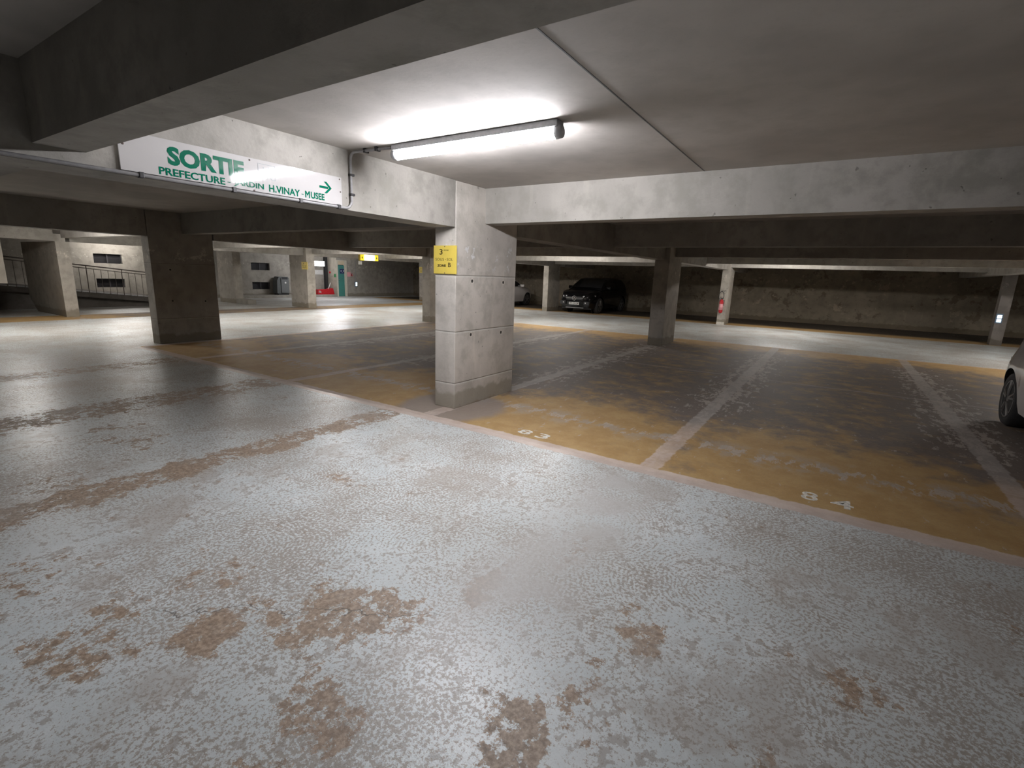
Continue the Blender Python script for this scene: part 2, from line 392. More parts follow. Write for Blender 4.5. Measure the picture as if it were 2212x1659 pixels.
# ------------------------------------------------------------------ shell
H = 2.6
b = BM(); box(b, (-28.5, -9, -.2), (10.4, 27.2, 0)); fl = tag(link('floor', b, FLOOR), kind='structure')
b = BM(); box(b, (-28.5, -9, H), (10.4, 27.2, H+.25))
ceil = tag(link('ceiling', b, C_CEIL), kind='structure')
def joint(pts):   # recessed-looking slab joint: a thin proud bead of mortar
    b = BM()
    for (p, q) in pts:
        (x0, y0, z), (x1, y1, _) = p, q
        box(b, (x0-.004, y0, z-.003), (x0+.004, y1, z+.001))
    return b
tag(link('slab_joint', joint([((-1.2, 1.18, H), (-1.2, 4.98, H))]), plain('joint_mortar', (.14, .14, .14), .8), ceil), 'thin mortar line of the slab joint')
tag(link('wall_right', box(BM(), (10, -9, 0), (10.3, 27, H)), C_WALL), kind='structure')
tag(link('wall_front', box(BM(), (-26.3, -8.6, 0), (10, -8.3, H)), C_WALL), kind='structure')
tag(link('wall_back', box(BM(), (-24.9, 25.4, 0), (10, 25.7, H)), C_DAMP), kind='structure')
# left wall with four grille openings
ops = [(8.07, 9.07, 1.52, 1.91), (8.07, 9.07, .51, .88), (14.76, 15.83, 1.43, 1.81), (14.76, 15.75, .41, .79)]
b = BM(); ys = [-8.3, 8.07, 9.07, 14.76, 15.79, 19.45]
def colbox(y0, y1, zs):
    for z0, z1 in zs: box(b, (-26.6, y0, z0), (-26.3, y1, z1))
colbox(-8.3, 8.07, [(0, H)]); colbox(8.07, 9.07, [(0, .51), (.88, 1.52), (1.91, H)]); colbox(9.07, 14.76, [(0, H)])
colbox(14.76, 15.79, [(0, .41), (.79, 1.43), (1.81, H)]); colbox(15.79, 19.45, [(0, H)])
tag(link('wall_left', b, C_WALL), kind='structure')
for i, (y0, y1, z0, z1) in enumerate([(8.07, 9.07, 1.52, 1.91), (8.07, 9.07, .51, .88), (14.76, 15.79, 1.43, 1.81), (14.76, 15.79, .41, .79)]):
    b = BM(); box(b, (-26.58, y0, z0), (-26.52, y1, z1))
    w_ = tag(link('window_%d' % (i+1), b, DARK), kind='structure')
    g = BM()
    for q in range(1, 9): box(g, (-26.46, y0, z0+(z1-z0)*q/9-.004), (-26.43, y1, z0+(z1-z0)*q/9+.004))
    for q in (0, .5, 1): yy = y0+(y1-y0)*q; box(g, (-26.44, max(y0, yy-.02), z0), (-26.40, min(y1, yy+.02), z1))
    link('window_grille', g, VENT, w_)
# reveal wall and diagonal wall with the door
b = BM(); prism(b, [(-26.3, 19.45), (-25.46, 19.5), (-25.46, 19.6), (-26.3, 19.6)], 'z', 0, H)
tag(link('wall_reveal', b, concrete('concrete_reveal', (.5, .46, .38), .4)), kind='structure')
A0, A1 = Vector((-25.46, 19.5, 0)), Vector((-24.9, 25.4, 0)); dd = (A1-A0).normalized(); nn = Vector((dd.y, -dd.x, 0))
def dw(s, d, z): p = A0+dd*s+nn*d; return (p.x, p.y, z)
def obox(bm, s0, s1, d0, d1, z0, z1):
    vs = [bm.verts.new(dw(s, d, z)) for z in (z0, z1) for s, d in ((s0, d0), (s1, d0), (s1, d1), (s0, d1))]
    for q in ((0, 3, 2, 1), (4, 5, 6, 7), (0, 1, 5, 4), (1, 2, 6, 5), (2, 3, 7, 6), (3, 0, 4, 7)): bm.faces.new([vs[i] for i in q])
    bmesh.ops.recalc_face_normals(bm, faces=bm.faces[:]); return bm
SL = (A1-A0).length
b = BM(); obox(b, 0, .04, -.25, 0, 0, H); obox(b, .04, .62, -.25, 0, 2.16, H); obox(b, .62, SL, -.25, 0, 0, H)
tag(link('wall_diagonal', b, C_WALL), kind='structure')
b = BM(); obox(b, .09, .56, -.12, -.07, 0.02, 1.86)
dr = tag(link('door_1', b, TEAL), kind='structure')
link('door_frame', obox(obox(obox(BM(), .0, .09, -.15, .02, 0, 2.16), .56, .69, -.15, .02, 0, 2.16), .09, .56, -.15, .02, 2.10, 2.16), CREAM, dr)
link('transom_panel', obox(BM(), .09, .56, -.12, -.08, 1.88, 2.10), plain('transom', (.6, .5, .36), .5), dr)
link('threshold', obox(BM(), .09, .56, -.07, .04, 0, .02), METAL, dr)
hb = BM(); obox(hb, .12, .15, -.07, -.01, .98, 1.02); obox(hb, .12, .23, -.02, .0, .985, 1.015); link('door_handle', hb, METAL, dr)
sg = tag(link('door_sign', obox(BM(), .26, .56, -.068, -.06, 1.37, 1.64), NAVY), 'navy blue sign with two white pictograms on the teal door', 'sign')
for q in (.32, .48):
    pg = BM(); obox(pg, q, q+.05, -.058, -.056, 1.49, 1.56); link('pictogram', pg, PAPER, sg)
pg = BM(); obox(pg, .38, .47, -.058, -.056, 1.42, 1.43); link('white_line', pg, PAPER, sg)

# ------------------------------------------------------------------ beams
AW = [(.94, 1.17), (4.99, 5.22), (9.1, 9.33), (12.85, 13.08), (16.9, 17.13), (20.9, 21.13), (-3.0, -2.77)]
XS = [(-18.44, -11.68), (-11.34, -4.03), (-3.69, 3.72), (4.05, 10.0)]
for (y0, y1) in AW:
    for (x0, x1) in XS:
        a, c_ = x0, x1
        if y0 in (4.99, 12.85, 20.9):   # these rows run from pillar to pillar
            pass
        b = BM(); box(b, (a, y0, 2.2), (c_, y1, H)); tag(link('ceiling_beam', b, C_BEAM), kind='structure')
BY = {-3.69: [(-8.3, 4.42), (5.72, 12.38), (13.52, 20.83), (21.72, 25.4)],
      -11.34: [(-8.3, 4.36), (5.60, 12.18), (13.42, 20.73), (21.92, 25.4)],
      4.05: [(-8.3, 25.4)],
      -18.44: [(-8.3, 4.83), (5.17, 12.55), (12.97, 25.4)]}
for xr, segs in BY.items():
    for (y0, y1) in segs:
        b = BM(); box(b, (xr-.34, y0, 2.11), (xr, y1, H)); tag(link('ceiling_beam', b, C_BEAM), kind='structure')

# ------------------------------------------------------------------ pillars
def pillar(x0, x1, y0, y1, mat, label):
    b = BM(); box(b, (x0, y0, 0), (x1, y1, H), .006)
    return tag(link('concrete_pillar', b, mat), label, 'pillar')
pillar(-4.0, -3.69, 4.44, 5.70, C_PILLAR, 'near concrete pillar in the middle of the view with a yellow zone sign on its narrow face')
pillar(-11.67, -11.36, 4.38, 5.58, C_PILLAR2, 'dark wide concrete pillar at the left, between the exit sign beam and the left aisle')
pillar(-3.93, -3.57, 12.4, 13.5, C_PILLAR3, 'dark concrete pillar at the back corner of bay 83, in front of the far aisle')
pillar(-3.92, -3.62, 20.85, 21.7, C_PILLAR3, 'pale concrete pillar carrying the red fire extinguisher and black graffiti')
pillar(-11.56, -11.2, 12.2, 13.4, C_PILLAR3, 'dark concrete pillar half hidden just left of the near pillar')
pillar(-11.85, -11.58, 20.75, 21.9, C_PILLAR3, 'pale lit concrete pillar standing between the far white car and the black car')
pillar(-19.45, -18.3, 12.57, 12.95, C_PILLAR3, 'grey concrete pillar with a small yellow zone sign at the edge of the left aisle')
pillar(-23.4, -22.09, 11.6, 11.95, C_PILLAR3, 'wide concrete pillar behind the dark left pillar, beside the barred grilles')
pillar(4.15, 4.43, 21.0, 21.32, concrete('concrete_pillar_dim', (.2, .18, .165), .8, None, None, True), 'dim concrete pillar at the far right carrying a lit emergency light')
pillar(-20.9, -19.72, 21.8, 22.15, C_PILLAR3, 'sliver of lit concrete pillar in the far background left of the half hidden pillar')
b = BM(); prism(b, [(-21.0, 0), (-21.6, .42), (-21.6, 2.10), (-18.45, 2.10), (-18.45, 0)], 'y', 4.85, 5.15)
tag(link('concrete_pier', b, C_PILLAR3), 'broad pale concrete pier with a slanted foot at the far left, beside the ramp', 'pillar')
b = BM(); box(b, (-18.8, 1.6, .94), (-18.46, 3.76, 2.105)); tag(link('hanging_panel', b, C_PILLAR3), 'pale concrete panel hanging from the beam at the left edge', 'panel')

# ------------------------------------------------------------------ ramp, railing, kerbs
def zr(y): return .59-.106*(y-6.1)
b = BM(); prism(b, [(3.2, 0), (3.2, zr(3.2)-.19), (9.7, zr(9.7)-.19), (9.7, 0)], 'x', -26.29, -21.95)
rp = tag(link('ramp', b, C_RAMP), 'dark vehicle ramp rising behind the railing at the left', 'ramp')
b = BM(); prism(b, [(3.2, zr(3.2)-.19), (3.2, zr(3.2)), (9.7, zr(9.7)), (9.7, zr(9.7)-.19)], 'x', -26.29, -21.7)
link('ramp_slab', b, C_RAMP, rp)
b = BM(); prism(b, [(3.2, zr(3.2)-.02), (3.2, zr(3.2)+.012), (9.7, zr(9.7)+.012), (9.7, zr(9.7)-.02)], 'x', -21.70, -21.675); link('slab_edge', b, METAL, rp)
rl = empty('railing', (-21.655, 6.5, 0), 'thin dark steel railing with upright bars along the ramp edge', 'railing')
def rel(o, p): return tuple(p[i]-o.location[i] for i in range(3))
for dz, r in ((.88, .018), (.79, .012)):
    link('handrail' if dz > .8 else 'rail', tube(BM(), [rel(rl, (-21.655, y, zr(y)+dz)) for y in (3.3, 9.6)], r, 8), RAIL, rl, True)
y = 3.4
i = 0
while y < 9.6:
    post = i % 5 == 0
    link('post' if post else 'baluster', tube(BM(), [rel(rl, (-21.655, y, zr(y)-.06)), rel(rl, (-21.655, y, zr(y)+(.87 if post else .79)))], .014 if post else .008, 6), RAIL, rl)
    y += .2; i += 1
b = BM(); box(b, (-26.29, 13.7, 0), (-25.35, 19.42, .13), .01)
tag(link('kerb', b, DARKCON), 'raised concrete kerb along the wall under the litter bin', 'kerb')
b = BM(); box(b, (-22.07, 11.6, 0), (-21.1, 11.95, .2), .01)
tag(link('kerb', b, DARKCON), 'short concrete kerb stub joined to the wide pillar by the grilles', 'kerb')

# ------------------------------------------------------------------ lamps
GLOWS = {}
def lamp(x, y, f, turn, label):
    t = empty('fluorescent_lamp', (x, y, H), label, 'lamp', None, PI/2 if turn else 0)
    if f not in GLOWS: GLOWS[f] = glow('lit_tube_%d' % len(GLOWS), (.96, .955, 1.0) if f == 1.0 else (1, .95, .9), LAMP*f)
    b = BM(); box(b, (-.76, -.048, -.045), (.76, .048, -.001), .006); link('housing', b, LAMPBODY, t)
    b = BM(); tube(b, [(-.735, 0, -.075), (.735, 0, -.075)], .034, 16); link('diffuser_tube', b, GLOWS[f], t, True)
    for s in (-1, 1):
        b = BM(); tube(b, [(s*.735, 0, -.068), (s*.775, 0, -.068)], [.046, .040], 16); link('end_cap', b, LAMPBODY, t, True)
    return t
for a in LAMPS: lamp(*a)

# ------------------------------------------------------------------ conduit on the sign beam
cd = empty('conduit', (-3.67, 2, 2.1), 'grey cable conduit clipped along the beam under the exit sign', 'pipe')
pts = [(-3.672, -3, 2.122), (-3.672, 2.93, 2.122)]
arc = [(-3.672, 2.93+.07*math.sin(a), 2.192-.07*math.cos(a)) for a in [PI/12*i for i in range(1, 7)]]
arc2 = [(-3.672+.06*(1-math.cos(a)), 3.0, 2.52+.06*math.sin(a)) for a in [PI/12*i for i in range(0, 7)]]
up_ = pts+arc+arc2+[(-3.22, 3.04, 2.582)]
link('pipe', tube(BM(), [rel(cd, p) for p in up_], .0115, 10), PIPE, cd, True)
for yy in (.1, .75, 1.42, 1.98, 2.5, 2.86):
    b = BM(); box(b, rel(cd, (-3.689, yy-.014, 2.105)), rel(cd, (-3.655, yy+.014, 2.140)), .004); link('clip', b, CLIP, cd)
for zz in (2.24, 2.40):
    b = BM(); box(b, rel(cd, (-3.689, 2.985, zz-.01)), rel(cd, (-3.655, 3.028, zz+.01)), .004); link('clip', b, CLIP, cd)
for xx in (-3.5, -3.36):
    b = BM(); box(b, rel(cd, (xx-.012, 3.0, 2.565)), rel(cd, (xx+.012, 3.05, 2.599)), .004); link('clip', b, CLIP, cd)

# ------------------------------------------------------------------ exit sign on the beam (face towards +X, reading direction +Y)
sx = -3.685
b = BM(); box(b, (sx, 1.32, 2.137), (sx+.012, 2.90, 2.362), .002)
es = tag(link('exit_sign', b, WHITE), 'long white exit sign with green lettering and arrow on the side of the ceiling beam', 'sign')
du, dv = (0, 1, 0), (0, 0, 1)
def ST(txt, y0, y1, z0, z1, bold, mat=GREEN):
    return link('lettering', text_bm(txt, (sx+.012, y0, z0), du, dv, y1-y0, z1-z0, bold), mat, es)
ST('SORTIE', 1.578, 2.066, 2.212, 2.325, .045)
ST('PREFECTURE', 1.522, 1.925, 2.146, 2.192, .022)
ST('-', 1.940, 1.962, 2.166, 2.171, .0)
ST('JARDIN', 1.985, 2.205, 2.148, 2.197, .022)
ST('H.VINAY', 2.245, 2.50, 2.151, 2.202, .022)
ST('-', 2.513, 2.532, 2.172, 2.177, .0)
lm = ST('USEE', 2.597, 2.725, 2.153, 2.205, .03)
mq = [[(0, 0), (.010, 0), (.010, .052), (0, .052)], [(.034, 0), (.044, 0), (.044, .052), (.034, .052)], [(.010, .052), (.010, .034), (.022, .014), (.022, .032)], [(.034, .052), (.022, .032), (.022, .014), (.034, .034)]]
link('lettering', flat(BM(), (sx+.012, 2.545, 2.153), du, dv, mq), GREEN, es)
ar = flat(BM(), (sx+.012, 2.68, 2.258), du, dv, [
    [(0, -.009), (.085, -.009), (.085, .009), (0, .009)],
    [(.045, .045), (.07, .045), (.118, 0), (.093, 0)], [(.093, 0), (.118, 0), (.07, -.045), (.045, -.045)]])
link('arrow', ar, GREEN, es)
pp = [stroke((0, 0), (0, .10), .0035), stroke((0, .10), (.13, .10), .0035), stroke((.13, .10), (.13, 0), .0035), stroke((.13, 0), (.10, 0), .0035), stroke((0, 0), (.03, 0), .0035),
      stroke((.03, 0), (.045, .035), .0035), stroke((.045, .035), (.06, 0), .0035), stroke((.07, .0), (.075, .04), .0035), stroke((.075, .04), (.10, .0), .0035), stroke((.10, 0), (.105, .04), .0035),
      stroke((.035, .075), (.045, .075), .008), stroke((.075, .08), (.085, .08), .008)]
link('pictogram', flat(BM(), (sx+.012, 2.17, 2.235), du, dv, pp), GREYP, es)
for (yy, zz) in ((1.345, 2.285), (2.11, 2.345), (2.13, 2.142), (2.88, 2.345), (2.885, 2.245)):
    link('screw', lathe(BM(), [(.006, sx+.011), (.006, sx+.0145), (.003, sx+.016)], (0, yy, zz), 10, 'x'), SCREW, es)

# ------------------------------------------------------------------ yellow zone signs
def zone_sign(x0, x1, z0, z1, y, label):
    t = empty('zone_sign', ((x0+x1)/2, y, z0), label, 'sign', None)
    w_, h_ = x1-x0, z1-z0
    b = BM(); box(b, (-w_/2, -.02, 0), (w_/2, -.002, h_), .002); link('plate', b, YELLOW, t)
    U, V = (1, 0, 0), (0, 0, 1)
    def T(txt, a, c, e, f, bold): return link('lettering', text_bm(txt, (-w_/2+a*w_, -.02, e*h_), U, V, (c-a)*w_, (f-e)*h_, bold), BLACKP, t)
    T('3', .27, .41, .68, .875, .012); T('ème', .46, .67, .81, .87, -.004); T('SOUS', .09, .47, .465, .56, -.004); T('-', .515, .56, .508, .518, 0); T('SOL', .60, .87, .465, .56, -.004)
    T('ZONE', .17, .56, .245, .335, .05); T('B', .66, .78, .24, .395, .01)
    for zz in (.965, .03): link('screw', lathe(BM(), [(.004, -.0225), (.006, -.0215), (.006, -.019)], (0, 0, zz*h_), 10, 'y'), SCREW, t)
zone_sign(-4.0-.005, -3.67, 1.595, 1.91, 4.44, 'yellow zone sign reading 3eme SOUS-SOL ZONE B on the near pillar')
zone_sign(-18.6, -18.22, 1.56, 1.86, 12.57, 'small yellow zone sign on the grey pillar at the edge of the left aisle')
zone_sign(-20.88, -20.45, 1.58, 1.92, 21.8, 'tiny yellow zone sign on the sliver of pillar in the far background')

# ------------------------------------------------------------------ lit yellow arrow sign
t = empty('illuminated_sign', (-18.42, 15.85, 2.04), 'lit yellow hanging sign with two black arrows, in front of the teal door', 'sign')
YG = NT('lit_yellow_face'); _, yy, _ = YG.xyz()
d = YG.m_('ABSOLUTE', YG.sub(yy, 15.85)); cf = YG.mix(YG.ss(d, .26, .36), (1, .95, .55), (.9, .72, .02))
YG.out((.8, .65, .05), .3); YG.put(YG.b.inputs['Emission Color'], cf); YG.put(YG.b.inputs['Emission Strength'], YG.ss(d, .1, .42, 5.0, .75))
b = BM(); box(b, (0, -.53, 0), (.12, .53, .28), .01); link('housing', b, YELLOW, t)
b = BM(); box(b, (.12, -.52, .01), (.126, .52, .27)); link('lit_face', b, YG.m, t)
for s in (-1, 1):
    link('arrow', flat(BM(), (.127, s*.42, .14), (0, 1, 0), (0, 0, 1), [[(-.012, 0), (.012, 0), (.012, .07), (-.012, .07)], [(-.045, 0), (0, -.07), (.045, 0)]]), BLACKP, t)
b = flat(BM(), (.127, -.1, .12), (0, 1, 0), (0, 0, 1), [stroke((0, .02), (.07, .0), .012), stroke((.07, 0), (.18, .02), .01)]); link('faded_mark', b, plain('faded_mark', (.3, .28, .1), .6), t)
b = BM(); box(b, (-18.40, 15.27, 1.86), (-18.37, 15.47, 2.0)); tag(link('small_notice', b, PAPER), 'small white square plate hanging under the lit yellow sign', 'sign')
for yy in (15.3, 15.44): link('hanger', tube(BM(), [(-18.385, yy, 2.0), (-18.385, yy, 2.038)], .004, 6), METAL, bpy.data.objects['small_notice'])

# ------------------------------------------------------------------ far service corner
t = empty('light_box', (-26.3, 18.77, 1.75), 'glowing white light box on the back wall beside the door recess', 'sign')
link('housing', box(BM(), (.0, -.42, 0), (.15, .42, .31), .01), METAL, t)
link('lit_face', box(BM(), (.15, -.41, .01), (.156, .41, .30)), glow('lit_white_face', (1, .98, .97), 4.0), t)
tag(link('notice_board', box(BM(), (-26.299, 18.56, 1.27), (-26.27, 19.16, 1.54), .004), PAPER), 'white notice sheet on the back wall below the light box, right one', 'sign')
tag(link('notice_board', box(BM(), (-26.299, 18.1, 1.30), (-26.27, 18.5, 1.53), .004), PAPER), 'white notice sheet on the back wall, half hidden behind the pillar', 'sign')
t = empty('red_crate', (-25.78, 18.86, .132), 'low red box with white mark lying on the kerb under the notices', 'box')
b = BM(); prism(b, [(-.58, 0), (.56, 0), (.46, .36), (.30, .36), (.2, .30), (-.58, .28)], 'x', -.16, .16); link('box', b, RED, t)
b = flat(BM(), (.16, -.52, .08), (0, 1, 0), (0, 0, 1), [stroke((0, 0), (0, .14), .03), stroke((.0, .12), (.1, .12), .03), stroke((.09, .12), (.1, .07), .03), stroke((.1, .07), (.02, .06), .03), stroke((.05, .06), (.14, 0), .03), stroke((.14, 0), (.14, .09), .03)], .003)
link('white_mark', b, PAPER, t)
b = tube(BM(), [(0, .24, .30), (0, .42, .68)], .03, 8); link('white_stick', b, PAPER, t)
b = BM(); box(b, (-26.28, 19.2, .135), (-26.1, 19.36, 2.59)); tag(link('service_pipe', b, DARK), 'dark square downpipe in the corner left of the door', 'pipe')
b = lathe(BM(), [(.06, 19.462), (.06, 19.43), (.045, 19.42)], (-26.02, 0, 1.42), 16, 'y'); tag(link('alarm_disc', b, RED), 'round dark red alarm disc on the pale recess wall', 'alarm')
b = BM(); box(b, (-25.62, 19.43, 1.15), (-25.52, 19.487, 1.34), .01); tag(link('call_point', b, GREENP), 'small green call point beside the door frame', 'call point')
b = BM(); obox(b, .71, .96, 0, .008, 1.2, 1.47); tag(link('notice', b, PINK), 'pink and white notice on the wall right of the teal door', 'sign')
b = BM(); obox(b, 1.0, 1.09, 0, .05, 1.24, 1.38); t = tag(link('alarm_box', b, RED), 'small red alarm box on the wall right of the pink notice', 'alarm')
b = BM(); obox(b, 1.02, 1.07, .05, .054, 1.28, 1.34); link('button', b, PAPER, t)

def bulkhead(loc, axis_u, axis_n, label):
    """emergency wall light: box with two lit lenses. axis_u: along wall, axis_n: out of the wall"""
    t = empty('emergency_light', loc, label, 'lamp'); U, Nn = Vector(axis_u), Vector(axis_n)
    def ob(bm, u0, u1, n0, n1, z0, z1):
        vs = [bm.verts.new(U*u+Nn*n+Vector((0, 0, z))) for z in (z0, z1) for u, n in ((u0, n0), (u1, n0), (u1, n1), (u0, n1))]
        for q in ((0, 3, 2, 1), (4, 5, 6, 7), (0, 1, 5, 4), (1, 2, 6, 5), (2, 3, 7, 6), (3, 0, 4, 7)): bm.faces.new([vs[i] for i in q])
        bmesh.ops.recalc_face_normals(bm, faces=bm.faces[:]); return bm
    link('housing', ob(BM(), -.08, .08, .002, .07, 0, .30), plain('blue_grey_plastic', (.1, .14, .2), .5), t)
    link('lens', ob(BM(), -.05, .05, .07, .085, .16, .26), GL2, t); link('lens', ob(BM(), -.05, .05, .07, .085, .04, .13), GL2, t)
    return t
GL2 = glow('lit_cool_lens', (.75, .95, 1), 3.0)
p = dw(1.3, 0.0, .6); e1 = bulkhead((p[0], p[1], .6), tuple(dd), tuple(nn), 'lit emergency light low on the wall right of the teal door, with a cable above')
link('cable', tube(BM(), [tuple(nn*.02+Vector((0, 0, .30))), tuple(nn*.02+Vector((0, 0, 1.55)))], .014, 8), PIPE, e1)
bulkhead((4.22, 20.998, .68), (1, 0, 0), (0, -1, 0), 'lit emergency light on the dim pillar at the far right')

# litter bin
t = empty('litter_bin', (-25.83, 16.15, .13), 'dark grey litter bin with sloping open top on the kerb by the wall', 'bin')
b = BM(); prism(b, [(-.36, .08), (-.33, .78), (-.22, .98), (.30, .98), (.36, .90), (.36, .08)], 'x', -.3, .12); link('cabinet', b, BIN, t)
b = BM(); prism(b, [(-.12, .10), (-.13, .90), (.33, .88), (.33, .10)], 'x', .12, .17); link('door_panel', b, plain('bin_panel', (.14, .15, .15), .4), t)
b = BM(); prism(b, [(-.08, .84), (-.06, .96), (.24, .96), (.26, .84)], 'x', .171, .178); link('mouth', b, DARK, t)
b = lathe(BM(), [(.05, .171), (.05, .176)], (0, .12, .66), 16, 'x'); link('emblem', b, PAPER, t)
b = BM(); box(b, (-.28, -.3, 0), (.14, .32, .08)); link('plinth', b, DARK, t)

# fire extinguisher on the far pale pillar
t = empty('fire_extinguisher', (-3.80, 20.85, .45), 'red fire extinguisher with a looped black hose on the pale far pillar', 'fire extinguisher')
link('cylinder', lathe(BM(), [(.03, 0), (.062, .025), (.075, .07), (.075, .43), (.06, .49), (.03, .53)], (0, -.09, 0), 24), RED, t, True)
link('label', lathe(BM(), [(.0765, .12), (.0765, .36)], (0, -.09, 0), 24), plain('extinguisher_label', (.75, .35, .38), .4), t, True)
b = BM(); tube(b, [(0, -.09, .52), (0, -.09, .58)], .02, 10); box(b, (-.06, -.10, .57), (.04, -.08, .59)); box(b, (-.07, -.10, .61), (.03, -.08, .622)); link('valve_lever', b, DARK, t)
b = tube(BM(), [(.02+.14*(1-math.cos(a))-.16*0, -.09, .57+.17*math.sin(a)) if False else (.09*math.cos(a)-.03, -.09, .66+.17*math.sin(a)) for a in [PI*1.25-PI*1.6*i/16 for i in range(17)]]+[(.095, -.09, .5), (.09, -.09, .3)], .011, 8); link('hose', b, RUBBER, t, True)
b = BM(); box(b, (-.02, -.02, .1), (.02, -.001, .5)); link('bracket', b, METAL, t)
# graffiti scribble: painted strokes on the pillar
b = BM(); rnd = random.Random(3); base = (-3.885, 20.848, 1.24)
sk = [[(.03, .08), (.0, .03), (.05, .02), (.06, .08), (.02, .09)], [(.07, .02), (.08, .08), (.10, .05), (.12, .09), (.13, .03)], [(.14, .03), (.15, .09), (.19, .09), (.17, .05), (.21, .02)], [(.19, .14), (.23, .17)], [(.02, -.04), (.07, -.03)], [(.10, -.05), (.13, -.02), (.17, -.03)]]
b.free(); gt = empty('graffiti', base, 'small black scribbled graffiti above the fire extinguisher', 'graffiti'); GP = plain('graffiti_paint', (.06, .06, .06), .6)
for s in sk: link('scribble', flat(BM(), (0, 0, 0), (1, 0, 0), (0, 0, 1), [stroke(p, q, .009) for p, q in zip(s, s[1:])], .0005), GP, gt)
# painted white band at the pillar foot
b = BM(); box(b, (-3.921, 20.838, .0), (-3.63, 20.849, .10)); tag(link('white_foot_band', b, plain('foot_paint', (.6, .58, .52), .7)), 'white painted strip at the foot of the extinguisher pillar', 'paint')

# ------------------------------------------------------------------ painted bay numbers
def number(txts, label):
    bm = BM()
    for (s, x, y, w_, h_) in txts: text_bm(s, (x, y, .0), (1, 0, 0), (0, 1, 0), w_, h_, .02, .0012, bm)
    o = link('painted_number', bm, NUMP, fl); o['label'] = label
number([('8', -2.62, 4.16, .15, .14), ('3', -2.40, 4.15, .14, .15)], 'worn white bay number 83')
number([('8', -.02, 4.19, .115, .175), ('4', .175, 4.18, .15, .175)], 'worn white bay number 84')

